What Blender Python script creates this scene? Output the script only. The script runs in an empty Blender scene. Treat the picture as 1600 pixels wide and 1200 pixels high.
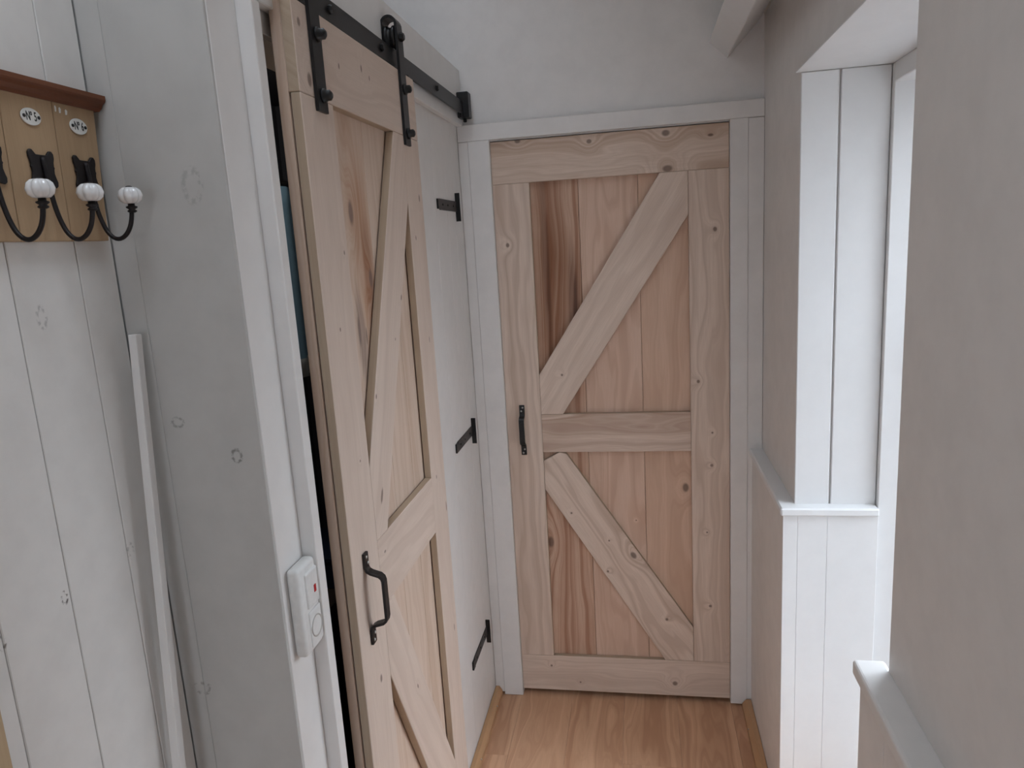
import bpy, bmesh, math, random
from mathutils import Vector, Matrix

random.seed(7)
scene = bpy.context.scene
COL = scene.collection

# ------------------------------------------------------------------ camera
cam_data = bpy.data.cameras.new('camera')
cam_data.sensor_fit = 'HORIZONTAL'
cam_data.sensor_width = 36.0
cam_data.lens = 1128.98 / 1600.0 * 36.0
cam_data.clip_start = 0.02
cam = bpy.data.objects.new('camera', cam_data)
COL.objects.link(cam)
R_, U_, F_ = (Vector((0.98405259, 0.16772201, -0.05924373)),
              Vector((0.02505094, 0.19906523, 0.97966601)),
              Vector((-0.17610492, 0.96552699, -0.19168906)))
m = Matrix.Identity(4)
for i in range(3):
    m[i][0], m[i][1], m[i][2] = R_[i], U_[i], -F_[i]
m[2][3] = 1.69995
cam.matrix_world = m
scene.camera = cam

# ------------------------------------------------------------------ light
SKY = 22.0
world = bpy.data.worlds.new('overcast_sky')
scene.world = world
world.use_nodes = True
wnt = world.node_tree
bg = wnt.nodes['Background']
w_tc = wnt.nodes.new('ShaderNodeTexCoord')
w_sp = wnt.nodes.new('ShaderNodeSeparateXYZ')
wnt.links.new(w_tc.outputs['Generated'], w_sp.inputs[0])
w_mr = wnt.nodes.new('ShaderNodeMapRange')          # CIE overcast: (1 + 2 sin h) / 3
w_mr.inputs[1].default_value, w_mr.inputs[2].default_value = 0.0, 1.0
w_mr.inputs[3].default_value, w_mr.inputs[4].default_value = 0.333, 1.0
wnt.links.new(w_sp.outputs[2], w_mr.inputs[0])
w_mx = wnt.nodes.new('ShaderNodeMath'); w_mx.operation = 'MULTIPLY'
w_mx.inputs[1].default_value = SKY
wnt.links.new(w_mr.outputs[0], w_mx.inputs[0])
wnt.links.new(w_mx.outputs[0], bg.inputs[1])
bg.inputs[0].default_value = (0.765, 0.872, 1.0, 1)

portal = bpy.data.lights.new('window_daylight', 'AREA')
portal.shape = 'RECTANGLE'
portal.size, portal.size_y = 1.96, 0.74
portal.cycles.is_portal = True
po = bpy.data.objects.new('window_daylight', portal)
COL.objects.link(po)
po.matrix_world = Matrix(((0, 0, 1, 0.79), (0, 1, 0, 1.545), (-1, 0, 0, 1.05), (0, 0, 0, 1)))

SLOPE = .91
FILL_SKYLIGHTS = [(-.54, -.10, .10, .66), (-.70, -.35, 1.40, 1.82)]       # unseen roof windows added for fill light: x0, x1, y0, y1
def roof_z(x): return 2.33 + (.3965 - x) * SLOPE
_sx = Vector((1, 0, -SLOPE)).normalized(); _sn = Vector((SLOPE, 0, 1)).normalized()
for (kx0, kx1, ky0, ky1) in FILL_SKYLIGHTS:
    pl_ = bpy.data.lights.new('fill_roof_window_daylight', 'AREA')
    pl_.shape = 'RECTANGLE'
    pl_.size, pl_.size_y = (kx1 - kx0) * 1.35, ky1 - ky0
    pl_.cycles.is_portal = True
    po2 = bpy.data.objects.new('fill_roof_window_daylight', pl_)
    COL.objects.link(po2)
    _pc = Vector(((kx0 + kx1) / 2, (ky0 + ky1) / 2, roof_z((kx0 + kx1) / 2))) + _sn * .10
    po2.matrix_world = Matrix(((_sx.x, 0, _sn.x, _pc.x), (0, 1, 0, _pc.y), (_sx.z, 0, _sn.z, _pc.z), (0, 0, 0, 1)))

portal3 = bpy.data.lights.new('fill_rear_door_daylight', 'AREA')  # sky portal for the added rear door
portal3.shape = 'RECTANGLE'
portal3.size, portal3.size_y = 0.86, 1.86
portal3.cycles.is_portal = True
po3 = bpy.data.objects.new('fill_rear_door_daylight', portal3)
COL.objects.link(po3)
po3.matrix_world = Matrix(((1, 0, 0, -0.2), (0, 0, -1, -2.72), (0, 1, 0, 1.08), (0, 0, 0, 1)))

vs = scene.view_settings
vs.view_transform = 'Standard'
vs.look = 'None'
vs.gamma = 1.0
vs.use_curve_mapping = False
vs.exposure = -0.57

# ------------------------------------------------------------------ materials
def new_mat(name):
    mt = bpy.data.materials.new(name)
    mt.use_nodes = True
    nt = mt.node_tree
    return mt, nt, nt.nodes, nt.links, nt.nodes['Principled BSDF']

def lin(c):
    return tuple(((v / 255) / 12.92 if v / 255 < .04045 else ((v / 255 + .055) / 1.055) ** 2.4) for v in c) + (1,)

class NB:
    """small node-building helper"""
    def __init__(self, nt):
        self.nt, self.n, self.l = nt, nt.nodes, nt.links
    def _in(self, sock, v):
        if hasattr(v, 'is_output'):
            self.l.new(v, sock)
        else:
            sock.default_value = v
    def math(self, op, a, b=0.0, c=0.0, clamp=False):
        nd = self.n.new('ShaderNodeMath'); nd.operation = op; nd.use_clamp = clamp
        self._in(nd.inputs[0], a); self._in(nd.inputs[1], b); self._in(nd.inputs[2], c)
        return nd.outputs[0]
    def mix(self, f, a, b, blend='MIX'):
        nd = self.n.new('ShaderNodeMix'); nd.data_type = 'RGBA'; nd.blend_type = blend
        self._in(nd.inputs[0], f); self._in(nd.inputs[6], a); self._in(nd.inputs[7], b)
        return nd.outputs[2]
    def comb(self, x, y, z):
        nd = self.n.new('ShaderNodeCombineXYZ')
        for i, v in enumerate((x, y, z)): self._in(nd.inputs[i], v)
        return nd.outputs[0]
    def noise(self, vec, scale=1.0, detail=2.0, rough=.5):
        nd = self.n.new('ShaderNodeTexNoise'); self._in(nd.inputs['Vector'], vec)
        nd.inputs['Scale'].default_value = scale; nd.inputs['Detail'].default_value = detail
        nd.inputs['Roughness'].default_value = rough
        return nd.outputs['Fac']
    def ramp(self, f, lo, hi):
        nd = self.n.new('ShaderNodeMapRange'); nd.interpolation_type = 'SMOOTHSTEP'
        self._in(nd.inputs[0], f); nd.inputs[1].default_value = lo; nd.inputs[2].default_value = hi
        return nd.outputs[0]
    def objco(self, seed=True):
        tc = self.n.new('ShaderNodeTexCoord')
        sp = self.n.new('ShaderNodeSeparateXYZ'); self.l.new(tc.outputs['Object'], sp.inputs[0])
        oi = self.n.new('ShaderNodeObjectInfo')
        return sp.outputs[0], sp.outputs[1], sp.outputs[2], oi.outputs['Random']
    def bump(self, bsdf, h, strength, dist=.002):
        b = self.n.new('ShaderNodeBump'); b.inputs['Strength'].default_value = strength
        b.inputs['Distance'].default_value = dist
        self.l.new(h, b.inputs['Height']); self.l.new(b.outputs[0], bsdf.inputs['Normal'])

def wood(name, light, dark, knots=(), freq=42.0, strength=.7, amp=1.2, rough=.62, stain=None,
         knotcol=(92, 72, 62), seed=0.0, fibre=.4, stains=(), bump=.25):
    """grain runs along local X. knots: (x, y, radius, stretch)."""
    mt, nt, nodes, links, bsdf = new_mat(name)
    b = NB(nt)
    x, y, z, rnd = b.objco()
    off = b.math('ADD', b.math('MULTIPLY', rnd, 37.0), seed)
    across = b.math('ADD', y, b.math('MULTIPLY', z, .8))
    n1 = b.noise(b.comb(b.math('ADD', b.math('MULTIPLY', x, 1.6), off), b.math('MULTIPLY', across, 9.0), off), 1.0, 2.5)
    h = b.math('ADD', b.math('MULTIPLY', across, freq), b.math('MULTIPLY', b.math('SUBTRACT', n1, .5), amp * 6))
    kmask = None
    for kx, ky, r, st in knots:
        dx = b.math('DIVIDE', b.math('SUBTRACT', x, kx), r * st)
        dy = b.math('DIVIDE', b.math('SUBTRACT', y, ky), r)
        d2 = b.math('ADD', b.math('MULTIPLY', dx, dx), b.math('MULTIPLY', dy, dy))
        g = b.math('POWER', 2.718, b.math('MULTIPLY', d2, -.09))
        h = b.math('ADD', h, b.math('MULTIPLY', g, min(5.0, r * 300)))
        k = b.math('SUBTRACT', 1.0, b.ramp(b.math('SQRT', d2), .55, 1.15))
        kmask = k if kmask is None else b.math('MAXIMUM', kmask, k)
    rings = b.noise(b.comb(h, off, 0.0), 1.0, 3.0, .55)
    rings = b.ramp(rings, .36, .72)
    fib = b.noise(b.comb(b.math('MULTIPLY', x, 14.0), b.math('MULTIPLY', across, 420.0), off), 1.0, 2.0)
    blot = b.noise(b.comb(b.math('MULTIPLY', x, 3.0), b.math('MULTIPLY', across, 10.0), off), 1.0, 3.0)
    fac = b.math('MULTIPLY', rings, strength, clamp=True)
    col = b.mix(fac, lin(light), lin(dark))
    mid = tuple((p + q) / 2 for p, q in zip(light, dark))
    col = b.mix(b.math('MULTIPLY', b.ramp(fib, .35, .75), fibre), col, lin(mid))
    col = b.mix(b.math('MULTIPLY', b.ramp(blot, .45, .75), .28), col, lin(dark))
    if stain:
        for (sx, sy, rx, ry, sc, sf) in stain:
            dx = b.math('DIVIDE', b.math('SUBTRACT', x, sx), rx)
            dy = b.math('DIVIDE', b.math('SUBTRACT', y, sy), ry)
            d = b.math('SQRT', b.math('ADD', b.math('MULTIPLY', dx, dx), b.math('MULTIPLY', dy, dy)))
            d = b.math('ADD', d, b.math('MULTIPLY', b.math('SUBTRACT', n1, .5), 1.4))
            k = b.math('MULTIPLY', b.math('SUBTRACT', 1.0, b.ramp(d, .4, 1.1)), sf)
            col = b.mix(b.math('MULTIPLY', k, b.math('ADD', .45, b.math('MULTIPLY', rings, .55))), col, lin(sc))
    if kmask is not None:
        col = b.mix(b.math('MULTIPLY', kmask, .72), col, lin(knotcol))
    links.new(col, bsdf.inputs['Base Color'])
    bsdf.inputs['Roughness'].default_value = rough
    bsdf.inputs['Specular IOR Level'].default_value = .3
    return mt

def paint(name, c, rough=.5, mottled=.06, bump=.12, marks=(), scale=14.0):
    mt, nt, nodes, links, bsdf = new_mat(name)
    b = NB(nt)
    tc = nodes.new('ShaderNodeTexCoord')
    n = b.noise(tc.outputs['Object'], scale, 4.0, .6)
    n2 = b.noise(tc.outputs['Object'], 1.7, 2.0)
    dk = tuple(v * (1 - mottled * .8) for v in c)
    col = b.mix(b.ramp(n, .3, .75), lin(c), lin(dk))
    col = b.mix(b.math('MULTIPLY', n2, .25), col, lin(dk))
    if marks:
        geo = nodes.new('ShaderNodeNewGeometry')
        sp = nodes.new('ShaderNodeSeparateXYZ'); links.new(geo.outputs['Position'], sp.inputs[0])
        nn = b.noise(tc.outputs['Object'], 160.0, 2.0)
        for (axis, u, w, ru, rw, mc, mf) in marks:
            a = sp.outputs[axis]
            dx = b.math('DIVIDE', b.math('SUBTRACT', a, u), ru)
            dz = b.math('DIVIDE', b.math('SUBTRACT', sp.outputs[2], w), rw)
            d = b.math('SQRT', b.math('ADD', b.math('MULTIPLY', dx, dx), b.math('MULTIPLY', dz, dz)))
            ring = b.math('SUBTRACT', 1.0, b.ramp(b.math('ABSOLUTE', b.math('SUBTRACT', d, .8)), .05, .38))
            k = b.math('MULTIPLY', b.math('MULTIPLY', ring, b.ramp(nn, .42, .62)), mf)
            col = b.mix(k, col, lin(mc))
    links.new(col, bsdf.inputs['Base Color'])
    bsdf.inputs['Roughness'].default_value = rough
    bsdf.inputs['Specular IOR Level'].default_value = .35
    return mt

def plain(name, c, rough=.5, metallic=0.0, spec=.5, coat=0.0):
    mt, nt, nodes, links, bsdf = new_mat(name)
    b = NB(nt)
    tc = nodes.new('ShaderNodeTexCoord')
    n = b.noise(tc.outputs['Object'], 60.0, 3.0)
    dk = tuple(v * .88 for v in c)
    links.new(b.mix(n, lin(c), lin(dk)), bsdf.inputs['Base Color'])
    bsdf.inputs['Roughness'].default_value = rough
    bsdf.inputs['Metallic'].default_value = metallic
    bsdf.inputs['Specular IOR Level'].default_value = spec
    bsdf.inputs['Coat Weight'].default_value = coat
    return mt

WHITE = paint('white_wall_paint', (224, 219, 215), .6, .04)
WHITE_T = paint('white_trim_paint', (224, 220, 216), .42, .03)
WHITE_BRIGHT = paint('white_reveal_paint', (224, 223, 222), .42, .02)
WHITE_COAT = paint('white_plank_paint', (224, 220, 215), .5, .05, .2,
                   marks=[(1, .838, 1.64, .009, .016, (176, 172, 168), .8), (1, .79, 1.262, .006, .010, (96, 88, 82), 1.0),
                          (1, .688, 1.255, .006, .010, (120, 112, 104), .9), (1, .925, 1.27, .007, .013, (176, 172, 168), .8)])
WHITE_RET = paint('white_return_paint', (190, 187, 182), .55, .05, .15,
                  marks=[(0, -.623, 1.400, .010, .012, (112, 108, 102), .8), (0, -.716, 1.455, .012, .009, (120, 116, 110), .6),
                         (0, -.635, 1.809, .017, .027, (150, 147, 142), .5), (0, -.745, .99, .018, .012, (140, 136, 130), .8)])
CEIL = paint('ceiling_paint', (226, 221, 214), .7, .03)
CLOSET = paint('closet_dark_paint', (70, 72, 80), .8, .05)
IRON = plain('black_powder_coated_iron', (24, 22, 22), .42, .2, .5)
IRON_HOOK = plain('dark_bronze_iron', (28, 21, 21), .5, .2, .4)
STRAPM = plain('lit_black_iron', (62, 58, 57), .5, .3, .5)  # light on the hinge strap painted in: paler tone of the same iron
SCREW = plain('bright_steel', (200, 198, 194), .3, 1.0)
PORC = plain('white_porcelain', (238, 236, 234), .15, 0, .6, .5)
ENAMEL = plain('white_enamel', (236, 234, 228), .25, 0, .5)
INK = plain('black_ink', (18, 17, 17), .5)
PLASTIC = plain('white_switch_plastic', (232, 230, 226), .32)
PLASTIC_G = plain('grey_socket_plastic', (186, 180, 172), .4)
BLUE = paint('light_blue_cloth', (120, 156, 182), .9, .05, .3, scale=60)
NAVY = plain('dark_blue_plastic', (44, 56, 84), .5)
SHELFM = wood('dark_shelf_wood', (74, 62, 56), (48, 40, 36), strength=.4)
RACKW = wood('rack_board_pine', (176, 148, 116), (146, 118, 90), freq=30, strength=.45, amp=.6)
LEDGEW = wood('rack_ledge_mahogany', (122, 74, 48), (84, 46, 30), freq=50, strength=.6, rough=.45)
FLOORM = [wood('laminate_oak_%d' % i, l, d, freq=26, strength=.75, amp=1.5, rough=.42, seed=i * 3.1, fibre=.35, bump=.08)
          for i, (l, d) in enumerate([((216, 172, 138), (170, 124, 94)), ((210, 166, 132), (166, 120, 92)), ((218, 174, 140), (172, 126, 96))])]
STRIPW = wood('floor_strip_oak', (196, 156, 118), (166, 124, 88), freq=40, strength=.5, rough=.5)
TANW = wood('bare_wood_casing', (190, 166, 134), (164, 138, 106), strength=.5)
PALE_L, PALE_D = (218, 198, 182), (176, 150, 131)
EDGE = wood('bare_pine_edge', (184, 164, 142), (160, 138, 116), freq=60, strength=.5)

def glass_mat():
    mt, nt, nodes, links, bsdf = new_mat('window_glass')
    tr = nodes.new('ShaderNodeBsdfTransparent'); gl = nodes.new('ShaderNodeBsdfGlossy')
    gl.inputs['Roughness'].default_value = .02
    fr = nodes.new('ShaderNodeFresnel'); fr.inputs[0].default_value = 1.45
    mx = nodes.new('ShaderNodeMixShader')
    ge = nodes.new('ShaderNodeNewGeometry')
    b = NB(nt)
    fac = b.math('MULTIPLY', fr.outputs[0], b.math('SUBTRACT', 1.0, ge.outputs['Backfacing']))
    links.new(fac, mx.inputs[0]); links.new(tr.outputs[0], mx.inputs[1]); links.new(gl.outputs[0], mx.inputs[2])
    links.new(mx.outputs[0], nodes['Material Output'].inputs['Surface'])
    return mt
GLASS = glass_mat()

def emis(name, c, s):
    mt, nt, nodes, links, bsdf = new_mat(name)
    bsdf.inputs['Base Color'].default_value = lin(c)
    bsdf.inputs['Emission Color'].default_value = lin(c)
    bsdf.inputs['Emission Strength'].default_value = s
    return mt

# ------------------------------------------------------------------ object helpers
W = {}   # world matrix per object

def link(o, M, parent=None):
    COL.objects.link(o)
    W[o.name] = M
    if parent is not None:
        o.parent = parent
        o.matrix_basis = W[parent.name].inverted() @ M
    else:
        o.matrix_basis = M
    return o

def tag(o, label=None, cat=None, group=None, kind=None):
    if label: o['label'] = label
    if cat: o['category'] = cat
    if group: o['group'] = group
    if kind: o['kind'] = kind
    return o

def empty(name, loc):
    o = bpy.data.objects.new(name, None)
    o.empty_display_size = .05
    return link(o, Matrix.Translation(Vector(loc)))

def from_bm(name, bm, mats, M, parent=None, smooth=False):
    me = bpy.data.meshes.new(name)
    bmesh.ops.recalc_face_normals(bm, faces=bm.faces)
    bm.to_mesh(me); bm.free()
    for mt in (mats if isinstance(mats, (list, tuple)) else [mats]):
        me.materials.append(mt)
    if smooth:
        for p in me.polygons: p.use_smooth = True
    return link(bpy.data.objects.new(name, me), M, parent)

def add_box(bm, lo, hi):
    vs_ = [bm.verts.new((x, y, z)) for x in (lo[0], hi[0]) for y in (lo[1], hi[1]) for z in (lo[2], hi[2])]
    fs = [(0, 1, 3, 2), (4, 6, 7, 5), (0, 4, 5, 1), (2, 3, 7, 6), (0, 2, 6, 4), (1, 5, 7, 3)]
    return [bm.faces.new([vs_[i] for i in f]) for f in fs]

def bevel_all(bm, w, seg=1, ang=.5):
    if w <= 0: return
    es = [e for e in bm.edges if len(e.link_faces) == 2 and e.calc_face_angle(0) > ang]
    bmesh.ops.bevel(bm, geom=es, offset=w, segments=seg, profile=.5, affect='EDGES', clamp_overlap=True)

def boxes(name, blist, mat, parent=None, bevel=0.0, seg=1, smooth=False, grain=None):
    """one mesh from world-space boxes [(lo,hi),...], origin at the base centre; grain = axis mapped to local X"""
    lo = [min(b[0][i] for b in blist) for i in range(3)]
    hi = [max(b[1][i] for b in blist) for i in range(3)]
    c = Vector(((lo[0] + hi[0]) / 2, (lo[1] + hi[1]) / 2, lo[2]))
    rot = Matrix.Identity(3)
    if grain == 1: rot = Matrix(((0, -1, 0), (1, 0, 0), (0, 0, 1)))
    if grain == 2: rot = Matrix(((0, 1, 0), (0, 0, 1), (1, 0, 0)))   # local X -> world Z
    M = Matrix.Translation(c) @ rot.to_4x4()
    Mi = M.inverted()
    bm = bmesh.new()
    for l, h in blist: add_box(bm, l, h)
    for v in bm.verts: v.co = Mi @ v.co
    bmesh.ops.recalc_face_normals(bm, faces=bm.faces)
    bevel_all(bm, bevel, seg)
    return from_bm(name, bm, mat, M, parent, smooth)

def prism(name, pts, F, n0, n1, ang, mats, parent=None, bevel=.0012, knots=None):
    """polygon pts in the (s,t) plane of frame F extruded n0..n1 along N; local X follows the grain at angle ang"""
    O, S, T, N = [Vector(v) for v in F]
    ca, sa = math.cos(ang), math.sin(ang)
    cs = sum(p[0] for p in pts) / len(pts); ct = sum(p[1] for p in pts) / len(pts)
    X = S * ca + T * sa; Y = -S * sa + T * ca
    org = O + S * cs + T * ct + N * n0
    M = Matrix.Identity(4)
    for i in range(3):
        M[i][0], M[i][1], M[i][2], M[i][3] = X[i], Y[i], N[i], org[i]
    bm = bmesh.new()
    loc = [((s - cs) * ca + (t - ct) * sa, -(s - cs) * sa + (t - ct) * ca) for s, t in pts]
    a = [bm.verts.new((u, v, 0)) for u, v in loc]
    b = [bm.verts.new((u, v, n1 - n0)) for u, v in loc]
    bm.faces.new(a[::-1]); bm.faces.new(b)
    k = len(a)
    for i in range(k): bm.faces.new((a[i], a[(i + 1) % k], b[(i + 1) % k], b[i]))
    bmesh.ops.recalc_face_normals(bm, faces=bm.faces)
    bevel_all(bm, bevel)
    if isinstance(mats, (list, tuple)) and len(mats) > 1:
        bm.normal_update()
        for f in bm.faces:
            f.material_index = 1 if abs(f.normal.z) < .3 else 0
    return from_bm(name, bm, mats, M, parent)

def rect(s0, s1, t0, t1): return [(s0, t0), (s1, t0), (s1, t1), (s0, t1)]

def local_knots(pts, ang, klist):
    cs = sum(p[0] for p in pts) / len(pts); ct = sum(p[1] for p in pts) / len(pts)
    ca, sa = math.cos(ang), math.sin(ang)
    return [((s - cs) * ca + (t - ct) * sa, -(s - cs) * sa + (t - ct) * ca, r, st) for s, t, r, st in klist]

def tube(name, path, rad, mat, parent=None, seg=10, flat=None):
    """sweep a circle (or w x h rectangle when flat=(w,h,side)) along a world path"""
    P = [Vector(p) for p in path]
    c = P[0].copy()
    bm = bmesh.new(); rings = []
    up = Vector(flat[2]) if flat else None
    prev = None
    for i, p in enumerate(P):
        t = ((P[min(i + 1, len(P) - 1)] - P[max(i - 1, 0)])).normalized()
        if flat:
            side = up.normalized(); nn = side.cross(t).normalized()
            w, h = flat[0] / 2, flat[1] / 2
            cs = [side * w + nn * h, side * w - nn * h, -side * w - nn * h, -side * w + nn * h]
        else:
            if prev is None:
                a = Vector((0, 0, 1)) if abs(t.z) < .9 else Vector((1, 0, 0))
                prev = t.cross(a).normalized()
            side = (prev - t * prev.dot(t)).normalized(); prev = side
            nn = t.cross(side)
            r = rad[i] if isinstance(rad, (list, tuple)) else rad
            cs = [(side * math.cos(k * 2 * math.pi / seg) + nn * math.sin(k * 2 * math.pi / seg)) * r for k in range(seg)]
        rings.append([bm.verts.new(p + q - c) for q in cs])
    k = len(rings[0])
    for a, b in zip(rings[:-1], rings[1:]):
        for j in range(k): bm.faces.new((a[j], a[(j + 1) % k], b[(j + 1) % k], b[j]))
    bm.faces.new(rings[0][::-1]); bm.faces.new(rings[-1])
    bmesh.ops.recalc_face_normals(bm, faces=bm.faces)
    if flat: bevel_all(bm, .0006)
    return from_bm(name, bm, mat, Matrix.Translation(c), parent, smooth=not flat)

def lathe(name, prof, loc, axis, mat, parent=None, seg=20, lobes=0, depth=0.0, smooth=True):
    """profile [(r, h)] turned about axis through loc; lobes ripple the radius"""
    ax = Vector(axis).normalized()
    q = Vector((0, 0, 1)).rotation_difference(ax).to_matrix().to_4x4()
    M = Matrix.Translation(Vector(loc)) @ q
    bm = bmesh.new(); rings = []
    for r, h in prof:
        ring = []
        for k in range(seg):
            a = k * 2 * math.pi / seg
            rr = r * (1 - depth * (1 - abs(math.sin(lobes * a / 2)))) if lobes else r
            ring.append(bm.verts.new((rr * math.cos(a), rr * math.sin(a), h)))
        rings.append(ring)
    for a, b in zip(rings[:-1], rings[1:]):
        for j in range(seg): bm.faces.new((a[j], a[(j + 1) % seg], b[(j + 1) % seg], b[j]))
    bm.faces.new(rings[0][::-1]); bm.faces.new(rings[-1])
    return from_bm(name, bm, mat, M, parent, smooth)

def struct(o): return tag(o, kind='structure')

def copy_child(src, M, parent):
    o = src.copy()
    return link(o, M, parent)

# ------------------------------------------------------------------ key planes
D = 2.455            # front of the end door
XL = -0.58           # corridor left wall face
XC = -0.78           # coat wall face
YR = 0.993           # return wall face
XRF = 0.395          # right wall face beyond the window
XRN = 0.389          # right wall face near the camera
XLOF, XLON = 0.362, 0.353
YF, YN = 1.924, 1.158
BACK = -2.6
ZL = 0.973

# ------------------------------------------------------------------ floor
fl = struct(boxes('floor', [((-1.25, BACK, -.06), (.62, 2.6, -.011))], SHELFM))
pw, plen = .192, 1.285
row = 0
x0 = -.80 - .06
while x0 < .62:
    y0 = BACK - (row * .43) % plen
    k = 0
    while y0 < 2.6:
        ya, yb = max(y0, BACK), min(y0 + plen, 2.6)
        xa, xb = max(x0, -.86), min(x0 + pw, .615)
        if yb - ya > .02 and xb - xa > .02:
            boxes('floor_plank', [((xa + .0002, ya + .0002, -.011), (xb - .0002, yb - .0002, 0))],
                  FLOORM[(row * 2 + k) % 3], fl, .0004, grain=1)
        y0 += plen; k += 1
    x0 += pw; row += 1

# ------------------------------------------------------------------ ceiling, beam and far walls
ce = bmesh.new()
def slab(x0, x1, y0, y1, up=.10):
    pl = [(x0, roof_z(x0)), (x1, roof_z(x1)), (x1, roof_z(x1) + up), (x0, roof_z(x0) + up)]
    va = [ce.verts.new((x, y0, z)) for x, z in pl]; vb = [ce.verts.new((x, y1, z)) for x, z in pl]
    ce.faces.new(va); ce.faces.new(vb[::-1])
    for i in range(4): ce.faces.new((va[i], vb[i], vb[(i + 1) % 4], va[(i + 1) % 4]))
yprev = BACK - .1
for (kx0, kx1, ky0, ky1) in FILL_SKYLIGHTS:
    slab(-.98, .405, yprev, ky0); slab(-.98, kx0, ky0, ky1); slab(kx1, .405, ky0, ky1)
    yprev = ky1
slab(-.98, .405, yprev, 2.62)
struct(from_bm('ceiling', ce, CEIL, Matrix.Identity(4)))
def roof_bar(name, x0, x1, y0, y1, n0, n1, mat, par):
    bm_ = bmesh.new()
    vs_ = []
    for y in (y0, y1):
        for x in (x0, x1):
            for n in (n0, n1):
                vs_.append(bm_.verts.new((x, y, roof_z(x) + n)))
    for f in [(0, 1, 3, 2), (4, 6, 7, 5), (0, 4, 5, 1), (2, 3, 7, 6), (0, 2, 6, 4), (1, 5, 7, 3)]:
        bm_.faces.new([vs_[i] for i in f])
    return from_bm(name, bm_, mat, Matrix.Identity(4), par)
for wi, (kx0, kx1, ky0, ky1) in enumerate(FILL_SKYLIGHTS):  # frames and panes of the added roof windows
    rw = tag(empty('window_%d' % (wi + 2), ((kx0 + kx1) / 2, (ky0 + ky1) / 2, roof_z((kx0 + kx1) / 2))), kind='structure')
    roof_bar('window_frame', kx0, kx0 + .025, ky0, ky1, .02, .08, WHITE_T, rw); roof_bar('window_frame', kx1 - .025, kx1, ky0, ky1, .02, .08, WHITE_T, rw)
    roof_bar('window_frame', kx0 + .025, kx1 - .025, ky0, ky0 + .035, .02, .08, WHITE_T, rw); roof_bar('window_frame', kx0 + .025, kx1 - .025, ky1 - .035, ky1, .02, .08, WHITE_T, rw)
    roof_bar('window_pane', kx0 + .025, kx1 - .025, ky0 + .035, ky1 - .035, .05, .056, GLASS, rw)

bm = bmesh.new()
A, B, C = (.230, 2.269), (.286, 2.218), (.382, 2.320)
pb = [A, B, C, (A[0] + C[0] - B[0], A[1] + C[1] - B[1])]
ctr = Vector((.306, 2.455, 2.218))
va = [bm.verts.new(Vector((x, BACK, z)) - ctr) for x, z in pb]; vb = [bm.verts.new(Vector((x, 2.462, z)) - ctr) for x, z in pb]
bm.faces.new(va); bm.faces.new(vb[::-1])
for i in range(4): bm.faces.new((va[i], vb[i], vb[(i + 1) % 4], va[(i + 1) % 4]))
bmesh.ops.recalc_face_normals(bm, faces=bm.faces)
bevel_all(bm, .002)
bo = from_bm('ceiling_beam', bm, WHITE_BRIGHT, Matrix.Translation(ctr))
tag(bo, 'white painted roof beam set at a slant above the end door', 'beam')

we = struct(boxes('wall_end', [((-.95, 2.46, 2.032), (.70, 2.6, 3.7)), ((-.95, 2.46, -.02), (-.476, 2.6, 2.032)),
                               ((.293, 2.46, -.02), (.70, 2.6, 2.032)), ((-.476, 2.52, -.02), (.293, 2.6, 2.032))], WHITE))
struct(boxes('wall_back', [((-1.0, BACK - .1, -.02), (-.65, BACK, 3.7)), ((.25, BACK - .1, -.02), (.75, BACK, 3.7)),
                          ((-.65, BACK - .1, 2.05), (.25, BACK, 3.7))], WHITE))
rd = tag(empty('fill_door_1', (-.2, BACK - .06, 0)), kind='structure')      # unseen glazed door behind the camera, added for frontal fill light
boxes('door_frame', [((-.65, BACK - .08, 0), (-.53, BACK - .03, 2.05)), ((.13, BACK - .08, 0), (.25, BACK - .03, 2.05)),
                     ((-.53, BACK - .08, 0), (.13, BACK - .03, .14)), ((-.53, BACK - .08, 1.97), (.13, BACK - .03, 2.05))], WHITE_T, rd, .003)
boxes('door_pane', [((-.53, BACK - .058, .14), (.13, BACK - .052, 1.97))], GLASS, rd)
struct(boxes('wall_left_upper', [((-.95, YR, 2.27), (-.83, 2.46, 3.7))], WHITE))

# coat wall on the left, planked
wc = struct(boxes('wall_left_coat', [((-.95, BACK, -.02), (-.79, YR, 3.7))], WHITE_COAT))
seams = [YR - .001, .918, .801, .690]
yy = .690
while yy > -1.0:
    yy -= .116; seams.append(yy)
for a, b in zip(seams[:-1], seams[1:]):
    boxes('plank', [((-.79, b + .0007, 0), (XC, a - .0007, 3.3))], WHITE_COAT, wc, .0012)

# return wall facing the camera
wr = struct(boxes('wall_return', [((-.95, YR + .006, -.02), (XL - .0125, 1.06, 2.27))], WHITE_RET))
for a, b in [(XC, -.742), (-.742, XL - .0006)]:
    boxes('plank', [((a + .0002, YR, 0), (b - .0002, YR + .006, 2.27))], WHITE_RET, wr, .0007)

# corridor left wall with the doorway behind the sliding door
wl = struct(boxes('wall_left', [((-.68, 1.06, -.02), (-.592, 1.107, 2.27)), ((-.68, 1.107, 2.05), (-.592, 1.74, 2.27)),
                                ((-.68, 1.74, -.02), (-.592, 2.46, 2.27))], WHITE))
yy = 1.742
ws = [.095, .135, .135, .135, .1, .118]
for w_ in ws:
    b_ = min(yy + w_, 2.46)
    boxes('plank', [((-.592, yy + .0003, 0), (XL, b_ - .0003, 2.09))], WHITE_T, wl, .0011)
    yy = b_
boxes('plank', [((-.592, 1.107, 2.05), (XL, 1.742, 2.27))], WHITE_T, wl, .001)
boxes('plank', [((-.592, 1.742, 2.09), (XL, 2.46, 2.27))], WHITE_T, wl, .001)
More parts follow.
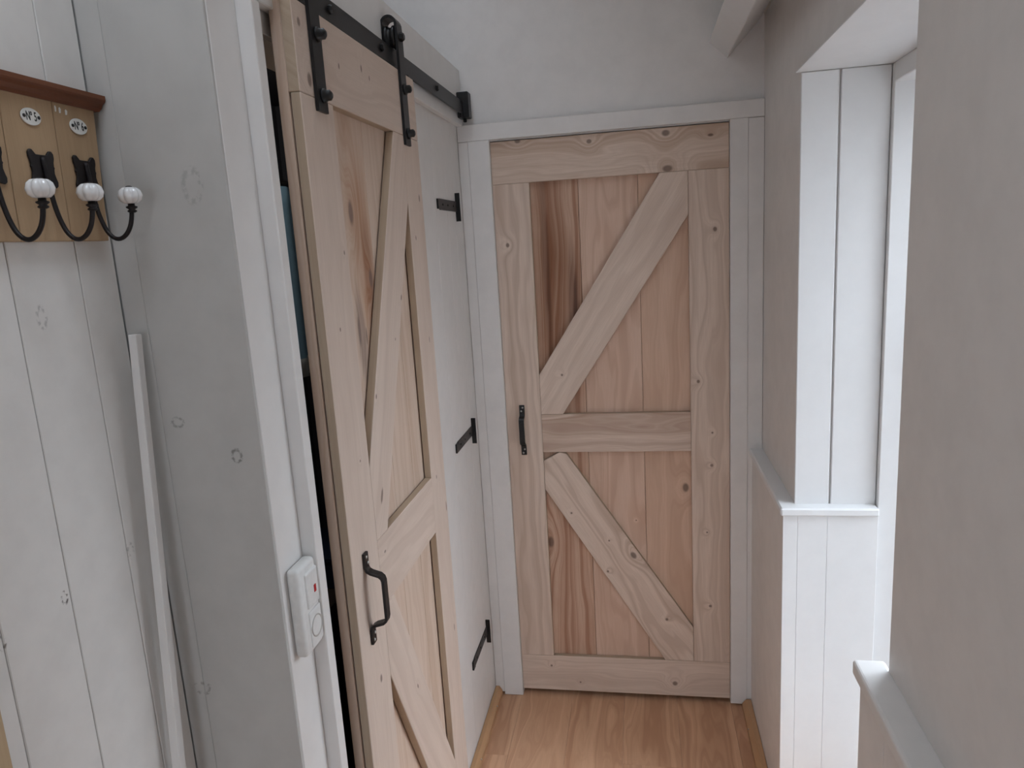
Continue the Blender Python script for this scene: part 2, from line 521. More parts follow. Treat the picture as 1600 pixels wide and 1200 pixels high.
# closet shell behind the sliding door
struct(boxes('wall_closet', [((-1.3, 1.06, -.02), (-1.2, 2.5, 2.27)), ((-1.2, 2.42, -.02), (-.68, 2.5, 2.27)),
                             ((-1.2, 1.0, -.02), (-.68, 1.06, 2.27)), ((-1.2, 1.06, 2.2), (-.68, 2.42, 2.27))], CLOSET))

# doorway casing with the protruding stop strip
struct(boxes('trim_1', [((XL - .012, YR + .0062, 0), (XL, 1.0795, 2.27))], WHITE_T, None, .001))
struct(boxes('trim_2', [((-.66, 1.08, 0), (-.5543, 1.107, 2.08))], WHITE_T, None, .0025, 2))
struct(boxes('trim_3', [((XL, 1.118, 2.085), (-.5605, 2.452, 2.262))], WHITE_T, None, .002))     # board behind the rail

# casing round the end door
ec = tag(empty('trim_4', (-.1, D, 0)), kind='structure')
boxes('casing_board', [((-.545, D - .0165, 0.002), (-.474, 2.47, 2.035))], WHITE, ec, .0012)
boxes('casing_board', [((.2915, D - .0165, 0.012), (.346, 2.47, 2.035))], WHITE, ec, .0012)
boxes('casing_board', [((-.579, D - .0165, 2.0353), (.3945, 2.47, 2.088))], WHITE, ec, .0012)
boxes('filler_board', [((-.579, D - .0145, 0.012), (-.5453, 2.47, 2.034))], WHITE, ec, .001)
boxes('filler_board', [((.3463, D - .0145, 0.012), (.394, 2.47, 2.034))], WHITE, ec, .001)

# floor strips
def floor_strip(name, xa, xb, ya, yb, flip):
    bm = bmesh.new()
    pr = [(0, 0), (1, 0), (1, .55), (.55, 1), (0, 1)]
    c = Vector(((xa + xb) / 2, (ya + yb) / 2, 0))
    prf = [((xb + (xa - xb) * u) if flip else (xa + (xb - xa) * u), .036 * v) for u, v in pr]
    M = Matrix.Translation(c) @ Matrix(((0, -1, 0), (1, 0, 0), (0, 0, 1))).to_4x4()
    Mi = M.inverted()
    a = [bm.verts.new(Mi @ Vector((x, ya, z))) for x, z in prf]; b = [bm.verts.new(Mi @ Vector((x, yb, z))) for x, z in prf]
    bm.faces.new(a); bm.faces.new(b[::-1])
    for i in range(5): bm.faces.new((a[i], b[i], b[(i + 1) % 5], a[(i + 1) % 5]))
    o = struct(from_bm(name, bm, STRIPW, M))
    return o
bl = floor_strip('baseboard_left', XL + .0015, -.554, 1.83, 2.44, False)
br = floor_strip('baseboard_right', .330, .3605, 1.898, 2.432, True)
for p_, par in (((-.5535, 2.33, .026), bl), ((-.5535, 2.05, .026), bl), ((.3305, 2.28, .026), br), ((.3305, 2.02, .026), br)):
    lathe('nail', [(.0028, 0), (.0028, .0016), (.001, .0022)], p_, (1 if p_[0] < 0 else -1, 0, .5), SCREW, par, 10)

# ------------------------------------------------------------------ right wall, recess and window
wrn = struct(boxes('wall_right_near', [((XRN, BACK, ZL - .028), (.78, YN, 2.6)), ((XLON + .010, BACK, -.02), (.78, 1.183, ZL - .028))], WHITE))
yy = 1.183
for w_ in [.125, .13, .13, .13, .13]:
    boxes('plank', [((XLON, yy - w_ + .0006, 0), (XLON + .010, yy - .0006, ZL - .029))], WHITE, wrn, .0015)
    yy -= w_
struct(boxes('trim_5', [((.341, BACK, ZL - .0275), (XRN + .004, 1.190, ZL)), ], WHITE_T, None, .006, 3))
wrf = struct(boxes('wall_right_far', [((XRF, YF + .009, ZL - .028), (.78, 2.6, 2.6)), ((XLOF, 1.905, -.02), (.596, 2.6, ZL - .028)), ((.596, 1.926, -.02), (.78, 2.6, ZL - .028))], WHITE))
for a, b in [(XRF - .001, .4795), (.4845, .5955)]:
    boxes('reveal_board', [((a, YF, ZL - .002), (b, YF + .009, 2.056))], WHITE_BRIGHT, wrf, .0018)
for a, b in [(XLOF - .002, .3968), (.3971, .4708), (.4711, .5955)]:
    boxes('reveal_board', [((a, 1.896, 0), (b, 1.905, ZL - .0225))], WHITE_BRIGHT, wrf, .0008)
struct(prism('trim_6', [(.3525, 1.887), (.5955, 1.887), (.5955, 1.930), (.399, 1.930), (.399, 2.452), (.3525, 2.452)],
             ((0, 0, ZL - .022), (1, 0, 0), (0, 1, 0), (0, 0, 1)), 0, .022, 0, WHITE_BRIGHT, None, .004))
struct(boxes('wall_right_lintel', [((XRF, YN - .002, 2.0605), (.78, YF + .01, 2.6))], WHITE))
struct(boxes('trim_7', [((.381, YN - .015, 2.057), (.62, YF + .004, 2.0605))], WHITE_BRIGHT, None, .0008))   # soffit board

win = tag(empty('window_1', (.64, 1.54, 0)), kind='structure')
WB, WT, WY0, WY1 = .075, 2.013, 1.185, 1.907
boxes('window_casing', [((.596, 1.907, 0), (.78, YF, 2.057)), ((.596, YN - .01, WT), (.78, 1.907, 2.057)),
                        ((.596, YN - .01, 0), (.78, WY0, WT))], WHITE_BRIGHT, win, .002)
boxes('window_sill', [((.60, WY0, .001), (.79, 1.907, WB))], WHITE_BRIGHT, win, .004, 2)
boxes('window_frame', [((.735, WY1 - .035, WB), (.775, WY1, WT)), ((.735, WY0, WB), (.775, WY0 + .035, WT)),
                       ((.735, WY0 + .035, WT - .035), (.775, WY1 - .035, WT)), ((.735, WY0 + .035, WB), (.775, WY1 - .035, WB + .045)),
                       ((.740, WY0 + .035, 1.42), (.770, WY1 - .035, 1.445))], WHITE_BRIGHT, win, .003)
for z0, z1 in ((WB + .044, 1.421), (1.444, WT - .034)):
    boxes('window_pane', [((.752, WY0 + .034, z0), (.758, WY1 - .034, z1))], GLASS, win)
struct(boxes('ground', [((.8, -14, -.35), (22, 16, -.25)), ((-16, -16, -.35), (.8, -2.72, -.25))], paint('grey_paving', (128, 127, 128), .95, .2, .4, scale=9)))

struct(boxes('light_blocking_wing', [((.785, .55, -.25), (2.3, .85, 3.2))], paint('grey_render', (176, 172, 168), .9, .1, .5)))  # unseen wall added to cut sky light on the window recess
fence = tag(empty('light_blocking_fence', (3.4, 1.5, -.25)), 'unseen board fence added to cut low sky light beyond the window', 'fence')  # added to block low sky light entering the window
FENCEW = wood('weathered_fence_wood', (132, 118, 104), (100, 88, 78), strength=.5)
yf = -2.4
while yf < 5.4:
    boxes('fence_board', [((3.38, yf, -.25), (3.40, yf + .143, 1.75))], FENCEW, fence, grain=2)
    yf += .15
for yf in (-2.4, -.45, 1.5, 3.45, 5.3):
    boxes('fence_post', [((3.402, yf, -.25), (3.47, yf + .07, 1.8))], FENCEW, fence, grain=2)

# ------------------------------------------------------------------ end door
FE = ((0, D, 0), (1, 0, 0), (0, 0, 1), (0, -1, 0))
ed = tag(empty('plank_door', (-.0915, D, .02)), 'whitewashed pine plank door with K braces closing the corridor end', 'door')
H = math.pi / 2
def door_board(name, pts, F, n0, n1, ang, mname, parent, klist=(), lightc=PALE_L, darkc=PALE_D, edge=True, bevel=.0014, **kw):
    mt = wood(mname, lightc, darkc, knots=local_knots(pts, ang, klist), **kw)
    return prism(name, pts, F, n0, n1, ang, [mt, EDGE] if edge else mt, parent, bevel)
TF = .019
ZB, ZT = .021, 2.029
sL, sR, eL, eR = -.4735, .2905, -.350, .1635
door_board('stile', rect(sL, eL, .1645, 1.892), FE, -TF, 0, H, 'end_stile_a', ed, [(-.434, 1.692, .007, 1.2)], seed=1.3)
door_board('stile', rect(eR, sR, .1645, 1.892), FE, -TF, 0, H, 'end_stile_b', ed,
           [(.246, 1.704, .007, 1.2), (.189, 1.205, .006, 1.1), (.234, 1.026, .004, 1), (.231, .910, .006, 1), (.214, .665, .004, 1), (.223, .385, .006, 1)], seed=4.2)
door_board('top_rail', rect(sL, sR, 1.8925, ZT), FE, -TF, 0, 0, 'end_top_rail', ed,
           [(.096, 2.012, .011, 1.3), (-.147, 2.006, .008, 1.2), (-.381, 2.026, .008, 1.4), (.234, 1.995, .005, 2.0), (.100, 1.903, .012, 1.5)],
           darkc=(164, 132, 106), seed=2.0)
door_board('bottom_rail', rect(sL, sR, ZB, .164), FE, -TF, 0, 0, 'end_bottom_rail', ed,
           [(-.361, .122, .005, 1), (-.254, .058, .004, 1), (.095, .071, .010, 1)], seed=8.0)
door_board('middle_rail', rect(eL + .0005, eR - .0005, .9615, 1.100), FE, -TF, 0, 0, 'end_middle_rail', ed, (), strength=.9, freq=34,
           darkc=(158, 126, 106), seed=5.5)
ub = [(.074, 1.892), (.163, 1.892), (.163, 1.756), (-.272, 1.1005), (-.3495, 1.1005), (-.3495, 1.242)]
door_board('brace', ub, FE, -TF, 0, math.atan2(1.892 - 1.242, .074 + .3495), 'end_brace_a', ed, [(-.27, 1.24, .005, 1)], strength=.3, seed=6.1)
lb = [(-.3495, .930), (-.292, .961), (-.268, .955), (.163, .298), (.163, .1645), (.062, .1645), (-.3495, .822)]
door_board('brace', lb, FE, -TF - .002, -.001, math.atan2(.1645 - .822, .062 + .3495), 'end_brace_b', ed,
           [(-.259, .733, .004, 1), (-.128, .629, .004, 1), (-.043, .574, .011, 1.4), (-.136, .510, .005, 1), (.070, .327, .006, 1)],
           strength=.85, freq=30, amp=1.6, seed=9.4)
planks = [(-.45, -.191, 'end_plank_a'), (-.190, .004, 'end_plank_b'), (.005, .27, 'end_plank_c')]
for s0, s1, mn in planks:
    pts = rect(s0, s1, .05, 2.0)
    if mn.endswith('a'):
        door_board('backing_plank', pts, FE, -TF - .018, -TF - .0005, H, mn, ed, [(-.341, .613, .012, 2.0)], (204, 172, 150), (150, 104, 80), edge=False,
                   strength=.9, freq=60, amp=1.0, seed=3.3,
                   stain=[(.50, -.05, .46, .14, (132, 88, 60), .95), (.46, -.10, .36, .022, (84, 60, 52), .8), (.62, -.012, .40, .016, (92, 58, 42), .7)])
    elif mn.endswith('b'):
        door_board('backing_plank', pts, FE, -TF - .018, -TF - .0005, H, mn, ed, [(-.03, .70, .003, 1)], (214, 184, 164), (184, 148, 126), edge=False, strength=.7, freq=26, amp=1.4, seed=7.7)
    else:
        door_board('backing_plank', pts, FE, -TF - .018, -TF - .0005, H, mn, ed, [(.144, .823, .012, 1.5)], (212, 180, 158), (182, 146, 122), edge=False, strength=.55, freq=24, amp=1.3, seed=11.)
boxes('door_back', [((sL + .002, D + TF + .019, ZB), (sR - .002, D + TF + .03, ZT))], EDGE, ed)

# ------------------------------------------------------------------ sliding barn door
XD = -.53
FB = ((XD, 0, 0), (0, 1, 0), (0, 0, 1), (1, 0, 0))
bd = tag(empty('sliding_door', (XD - .02, 1.487, .03)), 'pale pine sliding barn door with K braces hanging from a black rail', 'door')
B0, B1, bL, bR = 1.163, 1.810, 1.293, 1.690
zt, zmt, zmb, zbt = 1.960, 1.127, .980, .165
PB_L, PB_D = (208, 189, 174), (182, 160, 144)
def bb(name, pts, ang, mn, kl=(), n0=-.0185, n1=0.0, **kw):
    kw.setdefault('lightc', PB_L); kw.setdefault('darkc', PB_D)
    return door_board(name, pts, FB, n0, n1, ang, mn, bd, kl, **kw)
bb('stile', rect(B0, bL, .031, zt - .0006), H, 'barn_stile_a',
   [(1.276, 1.700, .003, 1.6), (1.222, 1.565, .003, 1.5), (1.243, .856, .006, 1.6), (1.25, 1.31, .003, 1)], n0=-.0175, strength=.4, seed=1.9)
bb('stile', rect(bR, B1, .031, zt - .0006), H, 'barn_stile_b',
   [(1.782, 1.821, .006, 1.7), (1.727, 1.725, .004, 1.6), (1.733, 1.115, .004, 1.6), (1.80, 1.009, .004, 4), (1.784, .659, .004, 3), (1.77, 1.47, .003, 3)], n0=-.0175, strength=.45, seed=2.7)
bb('top_rail', rect(B0, B1, zt, 2.104), 0, 'barn_top_rail',
   [(1.339, 2.035, .006, .6), (1.455, 2.055, .008, .5), (1.497, 2.045, .006, .5), (1.204, 1.985, .013, .7), (1.185, 2.07, .008, .8)], n0=-.0205, strength=.5, freq=30, seed=3.1)
bb('bottom_rail', rect(bL + .0005, bR - .0005, .031, zbt), 0, 'barn_bottom_rail', (), seed=4.6)
bb('middle_rail', rect(bL + .0005, bR - .0005, zmb, zmt), 0, 'barn_middle_rail', [(1.33, 1.09, .003, 2)], strength=.5, seed=5.9)
ub = [(1.625, zt - .0005), (1.6895, zt - .0005), (1.6895, 1.810), (1.357, zmt + .0005), (1.2935, zmt + .0005), (1.2935, 1.280)]
bb('brace', ub, math.atan2(zt - 1.28, 1.625 - 1.2935), 'barn_brace_a', [(1.577, 1.593, .004, 2), (1.512, 1.507, .0025, 1.5), (1.343, 1.206, .006, 3), (1.365, 1.41, .004, 1.5)], strength=.45, seed=6.6)
lb = [(1.2935, zmb - .0005), (1.359, zmb - .0005), (1.6895, .312), (1.6895, zbt + .0005), (1.614, zbt + .0005), (1.2935, .832)]
bb('brace', lb, math.atan2(zbt - .832, 1.614 - 1.2935), 'barn_brace_b', [(1.45, .70, .004, 2)], strength=.5, seed=7.2)
for s0, s1, mn in [(B0, 1.478, 'barn_plank_a'), (1.479, 1.609, 'barn_plank_b'), (1.61, B1, 'barn_plank_c')]:
    pts = rect(s0, s1, .032, 2.10)
    cs, ct = (s0 + s1) / 2, 1.066
    if mn.endswith('a'):
        door_board('backing_plank', pts, FB, -.0395, -.0206, H, mn, bd, [(1.378, 1.776, .013, 2.0), (1.452, 1.644, .011, 2.0), (1.362, 1.545, .007, 5), (1.398, 1.53, .004, 5)],
                   (206, 184, 166), (184, 152, 128), edge=False, strength=.7, freq=50, seed=8.3, knotcol=(112, 92, 86),
                   stain=[(1.72 - ct, -(1.425 - cs), .30, .065, (164, 116, 82), .95), (1.66 - ct, -(1.44 - cs), .14, .035, (138, 92, 66), .8), (1.53 - ct, -(1.375 - cs), .12, .03, (120, 100, 94), .8)])
    else:
        door_board('backing_plank', pts, FB, -.0395, -.0206, H, mn, bd, (), (206, 184, 166), (182, 154, 132), edge=False, strength=.7, freq=36, seed=9.1 if mn.endswith('b') else 10.2)

# black pull handles
def pull_handle(root, F, s, zt_, zb_, out, tilt=0.0):
    """strap pull: two screwed tabs and a bowed grip standing off the door"""
    O, S, T, N = [Vector(v) for v in F]
    def P(t, n, k=0.0): return O + S * (s + tilt * (t - zb_) + k) + T * t + N * n
    L = zt_ - zb_
    tb = .036
    path = [P(zb_, .003), P(zb_ + tb * .8, .003), P(zb_ + tb, .006), P(zb_ + tb + .004, out * .35), P(zb_ + tb + .009, out * .80), P(zb_ + tb + .014, out * .95), P(zb_ + tb + .021, out)]
    top = [P(zt_ - (p_ - O).dot(T) + zb_, (p_ - O).dot(N)) for p_ in reversed(path)]
    h = tube('handle', path + top, 0, IRON, root, flat=(.0185, .0055, tuple(S)))
    for t in (zb_ + .008, zb_ + .021, zt_ - .021, zt_ - .008):
        lathe('screw', [(.0034, 0), (.0034, .001), (.0018, .0018)], P(t, .0058, .003 if (t - zb_) % .03 > .015 else -.002), tuple(N), SCREW, h, 10)
    return h
pull_handle(ed, FE, -.4175, 1.1356, .9545, .030)
pull_handle(bd, FB, 1.2195, 1.137, .949, .036)

# ------------------------------------------------------------------ rail with hangers
rl = tag(empty('door_rail', (-.545, 1.8, 2.11)), 'black steel sliding door rail mounted high on the left wall', 'rail')
XR0, XR1 = -.5465, -.5405
boxes('track', [((XR0, 1.10, 2.111), (XR1, 2.395, 2.153))], IRON, rl, .001)
for y_ in (1.345, 1.62, 2.07):
    lathe('bolt', [(.0085, 0), (.0085, .004), (.006, .007)], (XR1, y_, 2.134), (1, 0, 0), IRON, rl, 6, smooth=False)
    lathe('spacer', [(.008, 0), (.008, .0135)], (-.5602, y_, 2.134), (1, 0, 0), IRON, rl, 14)
boxes('end_stop', [((-.560, 2.385, 2.103), (-.522, 2.428, 2.182))], IRON, rl, .003, 2)
lathe('bolt', [(.006, 0), (.006, .010), (.004, .012)], (-.541, 2.407, 2.103), (0, 0, -1), IRON, rl, 10)
lathe('bolt', [(.005, 0), (.005, .012), (.003, .013)], (-.543, 2.355, 2.111), (0, 0, -1), IRON, rl, 10)
def hanger(yc):
    hw = .040
    root = None
    xf, xb = -.5265, -.5615
    path = [(xf, yc, 1.938), (xf, yc, 2.05), (xf, yc, 2.10), (xf, yc, 2.185)]
    cx, r = (xf + xb) / 2, (xf - xb) / 2
    for k in range(1, 12):
        a = math.pi * k / 12
        path.append((cx + r * math.cos(a), yc, 2.198 + 1.15 * r * math.sin(a)))
    path += [(xb, yc, 2.185), (xb, yc, 2.162)]
    h = tube('hanger_strap', path, 0, IRON, bd, flat=(hw, .006, (0, 1, 0)))
    lathe('roller_wheel', [(.018, -.012), (.026, -.012), (.026, -.006), (.022, -.0045), (.022, .0045), (.026, .006), (.026, .012), (.018, .012)],
          (-.5435, yc, 2.1755), (1, 0, 0), IRON, h, 28)
    lathe('axle_bolt', [(.010, 0), (.010, .006), (.007, .010)], (xf + .003, yc, 2.1755), (1, 0, 0), IRON, h, 6, smooth=False)
    for z in (1.965, 2.063):
        lathe('bolt', [(.0125, 0), (.0125, .004), (.009, .0042), (.009, .013), (.005, .0165)], (xf + .003, yc + .002, z), (1, 0, 0), IRON, h, 14)
    return h
hanger(1.236); hanger(1.712)
lathe('guide_disc', [(.016, 0), (.016, .006), (.007, .0061), (.007, .012)], (-.549, 1.792, 2.104), (0, 0, 1), IRON, bd, 16)

# ------------------------------------------------------------------ T-shaped iron hinges left on the planks
def t_hinge(z, label):
    r = tag(empty('t_hinge', (XL, 2.345, z)), label, 'hinge', 'old iron hinges on the left wall')
    boxes('hinge_plate', [((XL, 2.350, z - .047), (XL + .0155, 2.3545, z + .043))], IRON, r, .0008)
    s = boxes('hinge_strap', [((XL, 2.148, z - .0165), (XL + .0035, 2.350, z + .0165))], STRAPM, r, .0008)
    boxes('strap_tip', [((XL, 2.122, z - .014), (XL + .006, 2.1475, z + .015))], IRON, s, .0008)
    for y_ in (2.18, 2.24, 2.31):
        lathe('rivet', [(.004, 0), (.003, .0018), (.001, .0024)], (XL + .0035, y_, z), (1, 0, 0), IRON, s, 10)
t_hinge(1.825, 'topmost iron T hinge on white planks, just right of the sliding door')
t_hinge(1.074, 'middle iron T hinge on white planks, beside the end door handle')
t_hinge(.318, 'lowest iron T hinge on white planks, just above the floor strip')

# ------------------------------------------------------------------ switch and socket block on the casing
sw = tag(empty('light_switch', (XL, 1.046, 1.04)), 'white switch and socket block with red indicator on the casing', 'switch')
boxes('housing', [((XL, 1.014, 1.040), (XL + .022, 1.0785, 1.197))], PLASTIC, sw, .007, 3, True)
rk = boxes('rocker', [((XL + .015, 1.0335, 1.118), (XL + .0255, 1.0755, 1.181))], PLASTIC, sw, .003, 2)
boxes('indicator', [((XL + .0245, 1.057, 1.139), (XL + .0262, 1.064, 1.152))], emis('red_indicator', (150, 10, 12), .25), rk)
so = boxes('socket_frame', [((XL + .015, 1.0335, 1.048), (XL + .0245, 1.0755, 1.112))], PLASTIC, sw, .003, 2)
lathe('socket_well', [(.0195, 0), (.0195, .0018), (.0180, .0024), (.0165, .0008), (.001, .0008)], (XL + .0235, 1.0545, 1.080), (1, 0, 0), PLASTIC_G, so, 28)

# ------------------------------------------------------------------ coat rack
rack = tag(empty('coat_rack', (XC, .86, 1.736)), 'wooden coat rack with numbered planks, dark ledge and porcelain tipped hooks', 'coat rack')
XP = XC + .014
RE = .971
rk_seams = [RE, .899, .814, .729]
yref = [.935, .867, .785]
for i, (a, b) in enumerate(zip(rk_seams[:-1], rk_seams[1:])):
    # boards lean a little: bottom edge nearer than the top
    pts = [(b + .0006, 1.738), (a - .0006, 1.738), (a - .0006 + (.012 if i == 0 else .005), 1.928), (b + .0006 + (.005 if i else .005), 1.928)]
    prism('plank', pts, ((XC, 0, 0), (0, 1, 0), (0, 0, 1), (1, 0, 0)), 0, .014, H, RACKW, rack, .001)
boxes('batten', [((XC + .0005, .735, 1.885), (XC + .012, .968, 1.90))], RACKW, rack)
# moulded ledge
bm = bmesh.new()
prof = [(XC, 1.921), (XP + .002, 1.921), (XP + .006, 1.9245), (XP + .009, 1.930), (XP + .0135, 1.933), (XP + .015, 1.9355), (XP + .015, 1.9415), (XC, 1.942)]
c = Vector((XC, .87, 1.921))
M = Matrix.Translation(c) @ Matrix(((0, -1, 0), (1, 0, 0), (0, 0, 1))).to_4x4(); Mi = M.inverted()
a = [bm.verts.new(Mi @ Vector((x, .715, z))) for x, z in prof]; b = [bm.verts.new(Mi @ Vector((x, .9905, z))) for x, z in prof]
bm.faces.new(a); bm.faces.new(b[::-1])
for i in range(len(prof)): bm.faces.new((a[i], b[i], b[(i + 1) % len(prof)], a[(i + 1) % len(prof)]))
from_bm('ledge', bm, LEDGEW, M, rack)

FR = ((XP, 0, 0), (0, 1, 0), (0, 0, 1), (1, 0, 0))
def ell(cs, ct, rs, rt, n=28): return [(cs + rs * math.cos(2 * math.pi * k / n), ct + rt * math.sin(2 * math.pi * k / n)) for k in range(n)]

def number_plate(y, z, digit):
    p = prism('number_plate', ell(y, z, .0162, .0108, 36), FR, .0002, .0022, 0, ENAMEL, rack, .0006)
    for dy in (-.0118, .0118):
        lathe('screw', [(.0023, 0), (.0023, .0008), (.001, .0013)], (XP + .0022, y + dy, z), (1, 0, 0), INK, p, 10)
    cu = bpy.data.curves.new('numeral_text', 'FONT')
    cu.body = 'N\u00ba ' + digit
    cu.size = .0126; cu.align_x = 'CENTER'; cu.align_y = 'CENTER'; cu.extrude = .0001; cu.offset = .00022
    tmp = bpy.data.objects.new('tmp_text', cu); COL.objects.link(tmp)
    dg = bpy.context.evaluated_depsgraph_get()
    me = bpy.data.meshes.new_from_object(tmp.evaluated_get(dg))
    bpy.data.objects.remove(tmp)
    me.name = 'numeral'; me.materials.clear(); me.materials.append(INK)
    Mx = Matrix(((0, 0, 1, XP + .0024), (.72, 0, 0, y), (0, 1.25, 0, z), (0, 0, 0, 1)))
    link(bpy.data.objects.new('numeral', me), Mx, p)
number_plate(.9445, 1.8945, '6')
number_plate(.8625, 1.8955, '5')
# worn white flecks beside the last number
for y, z, w_, h_ in ((.9085, 1.9130, .0030, .0085), (.9160, 1.9120, .004, .008), (.9270, 1.9110, .0045, .0075)):
    prism('paint_fleck', [(y - w_ / 2, z - h_ / 2), (y + w_ * .2, z - h_ * .45), (y + w_ / 2, z + h_ * .2), (y, z + h_ / 2), (y - w_ * .45, z + h_ * .3)],
          FR, .0001, .0004, 0, ENAMEL, rack, 0)

def hook(yc):
    xk = -.7005
    # arm: leaves the plate, drops, sweeps out and up to the knob
    pts = [(XP + .004, 1.845), (XP + .006, 1.826), (XP + .0075, 1.805), (XP + .010, 1.785), (XP + .0145, 1.766), (XP + .021, 1.750), (XP + .030, 1.7405),
           (XP + .040, 1.7385), (XP + .050, 1.7435), (XP + .058, 1.7535), (XP + .0625, 1.765), (xk - .0005, 1.778), (xk, 1.785)]
    sm = []
    for i in range(len(pts) - 1):
        p0, p1, p2, p3 = pts[max(i - 1, 0)], pts[i], pts[i + 1], pts[min(i + 2, len(pts) - 1)]
        for k in range(3):
            t = k / 3
            q = [.5 * (2 * p1[j] + (p2[j] - p0[j]) * t + (2 * p0[j] - 5 * p1[j] + 4 * p2[j] - p3[j]) * t * t + (3 * p1[j] - p0[j] - 3 * p2[j] + p3[j]) * t ** 3) for j in (0, 1)]
            sm.append((q[0], yc, q[1]))
    sm.append((xk, yc, 1.785))
    h = tube('hook', sm, .0031, IRON_HOOK, rack, 12)
    half = [(.000, .0165), (.009, .0165), (.0115, .0195), (.0145, .0225), (.0185, .0225), (.0213, .0190), (.0213, .0130), (.0195, .0080), (.0190, .0030),
            (.0203, .0010), (.0190, -.0010), (.0185, -.0060), (.0202, -.0120), (.0222, -.0170), (.0213, -.0225), (.0180, -.0250), (.0130, -.0242), (.007, -.0220), (0, -.0220)]
    outl = [(yc + u * .98, 1.832 + v) for u, v in half] + [(yc - u * .98, 1.832 + v) for u, v in half[-2:0:-1]]
    prism('backplate', outl, FR, .0003, .0035, 0, IRON_HOOK, h, .0007)
    lathe('collar', [(.0035, -.0065), (.0062, -.005), (.0062, -.0035), (.004, -.002), (.0075, .0005), (.0075, .002), (.0045, .003), (.0045, .006)], (xk, yc, 1.7795), (0, 0, 1), IRON_HOOK, h, 18)
    lathe('knob', [(.0045, -.0112), (.0105, -.0100), (.0148, -.0062), (.0168, 0), (.0148, .0066), (.0105, .0104), (.0048, .0116)], (xk, yc, 1.7965), (0, 0, 1), PORC, h, 64, lobes=8, depth=.17)
    lathe('knob_pin', [(.0045, 0), (.0045, .0012), (.002, .002)], (xk, yc, 1.8078), (0, 0, 1), IRON_HOOK, h, 12)
for y in (.943, .8665, .785): hook(y)

# ------------------------------------------------------------------ leaning stick, bare wood casing
bm = bmesh.new()
p0, p1 = Vector((-.7665, .859, .0)), Vector((-.7502, .972, 1.598))
d = (p1 - p0).normalized()
sx = Vector((1, 0, 0)); sx = (sx - d * sx.dot(d)).normalized(); sy = d.cross(sx)
va = [bm.verts.new(sx * a_ * .0085 + sy * b_ * .0085 + Vector((0, 0, .0015))) for a_, b_ in ((1, 1), (1, -1), (-1, -1), (-1, 1))]
vb = [bm.verts.new(p1 - p0 + sx * a_ * .0068 + sy * b_ * .0068) for a_, b_ in ((1, 1), (1, -1), (-1, -1), (-1, 1))]
bm.faces.new(va); bm.faces.new(vb[::-1])
for i in range(4): bm.faces.new((va[i], vb[i], vb[(i + 1) % 4], va[(i + 1) % 4]))
bmesh.ops.recalc_face_normals(bm, faces=bm.faces); bevel_all(bm, .001)
tag(from_bm('batten_stick', bm, WHITE_T, Matrix.Translation(p0)), 'slim white wooden batten leaning in the corner under the coat rack', 'stick')
struct(boxes('trim_8', [((XC, .57, 0), (XC + .012, .659, 2.1))], TANW, None, .002, grain=2))

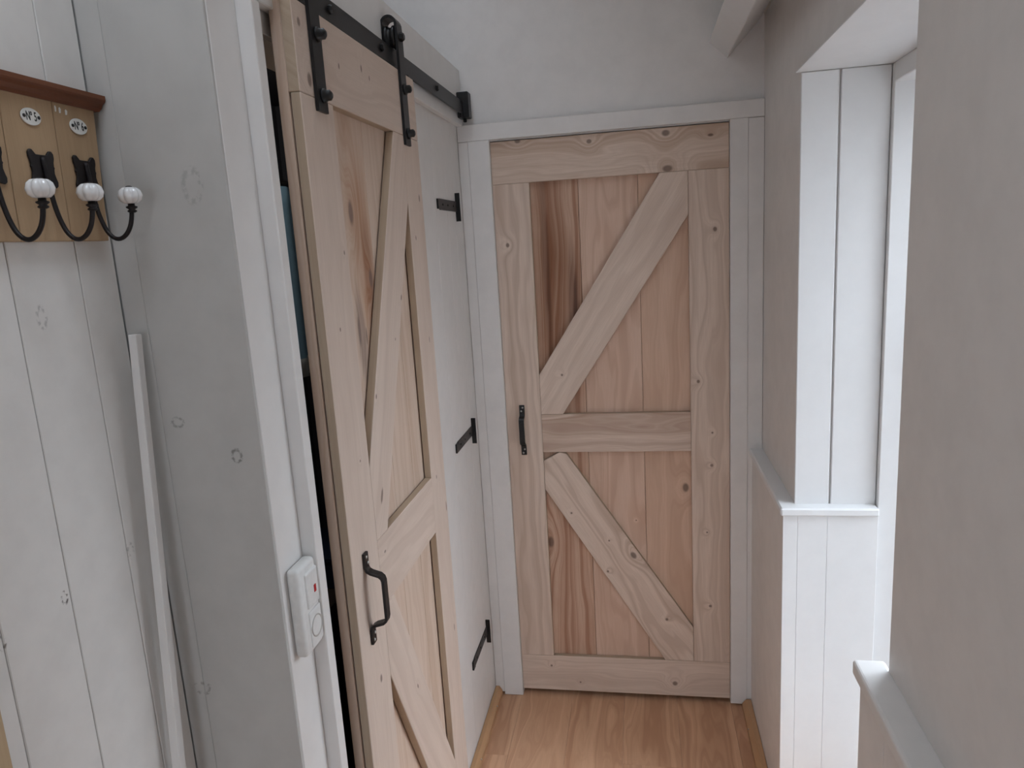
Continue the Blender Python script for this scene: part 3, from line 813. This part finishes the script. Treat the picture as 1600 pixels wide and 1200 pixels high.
# ------------------------------------------------------------------ things in the closet, seen through the gap, plus a fill lamp
lamp = tag(empty('closet_fill_lamp', (-.9, 1.55, 2.2)), 'unseen round lamp added to brighten the closet behind the sliding door', 'lamp')  # unseen lamp, put in to lift the closet out of the dark
lathe('lamp_base', [(.07, -.02), (.07, 0)], (-.9, 1.55, 2.2), (0, 0, 1), PLASTIC, lamp, 24)
lathe('lamp_globe', [(.03, -.075), (.05, -.068), (.062, -.05), (.064, -.02)], (-.9, 1.55, 2.2), (0, 0, 1), emis('lamp_glow', (255, 246, 232), 36.0), lamp, 24)
def cloth():
    bm = bmesh.new()
    n, mrow = 18, 10
    ys, ye = 1.86, 2.20
    vv = []
    for side in (0, 1):
        g = []
        for j in range(mrow + 1):
            z = 1.345 + (1.895 - 1.345) * j / mrow
            r = []
            for i in range(n + 1):
                y = ys + (ye - ys) * i / n
                r.append(bm.verts.new((-.99 + .012 * math.sin(i * 1.15) * (1.1 - .5 * j / mrow) - side * .012, y, z)))
            g.append(r)
        vv.append(g)
    for side in (0, 1):
        for j in range(mrow):
            for i in range(n):
                q = (vv[side][j][i], vv[side][j][i + 1], vv[side][j + 1][i + 1], vv[side][j + 1][i])
                f = bm.faces.new(q if side == 0 else q[::-1]); f.material_index = 1 if j == 0 else 0
    for j in range(mrow):
        for i in (0, n):
            bm.faces.new((vv[0][j][i], vv[0][j + 1][i], vv[1][j + 1][i], vv[1][j][i]))
    for i in range(n):
        for j in (0, mrow):
            bm.faces.new((vv[0][j][i], vv[0][j][i + 1], vv[1][j][i + 1], vv[1][j][i]))
    return bm
tw = from_bm('towel', cloth(), [BLUE, paint('pale_hem_cloth', (200, 208, 214), .9, .03)], Matrix.Identity(4), None, True)
tag(tw, 'light blue towel with pale hem hanging in the dark closet', 'towel')
tr_ = tag(empty('towel_rail', (-.996, 2.03, 1.90)), 'dark rail in the closet from which the blue towel hangs', 'rail')
tube('bar', [(-.996, 1.80, 1.905), (-.996, 2.418, 1.905)], .009, IRON, tr_)
tube('bracket', [(-1.2, 1.82, 1.905), (-.996, 1.82, 1.905)], .007, IRON, tr_)
sh = tag(empty('closet_shelf', (-1.1, 2.1, .66)), 'dark wooden shelf low in the closet behind the sliding door', 'shelf')
boxes('shelf_board', [((-1.199, 1.75, .64), (-.93, 2.419, .665))], SHELFM, sh, .002, grain=1)
boxes('bracket', [((-1.199, 1.80, .52), (-1.17, 1.83, .64)), ((-1.199, 1.80, .61), (-.97, 1.83, .64))], IRON, sh)
bx = tag(empty('storage_box', (-1.02, 2.08, .665)), 'dark blue plastic storage box standing on the low closet shelf', 'box')
boxes('box_body', [((-1.10, 1.97, .665), (-.955, 2.20, .755))], NAVY, bx, .006, 2)
boxes('box_lid', [((-1.105, 1.965, .755), (-.95, 2.205, .772))], NAVY, bx, .004, 2)
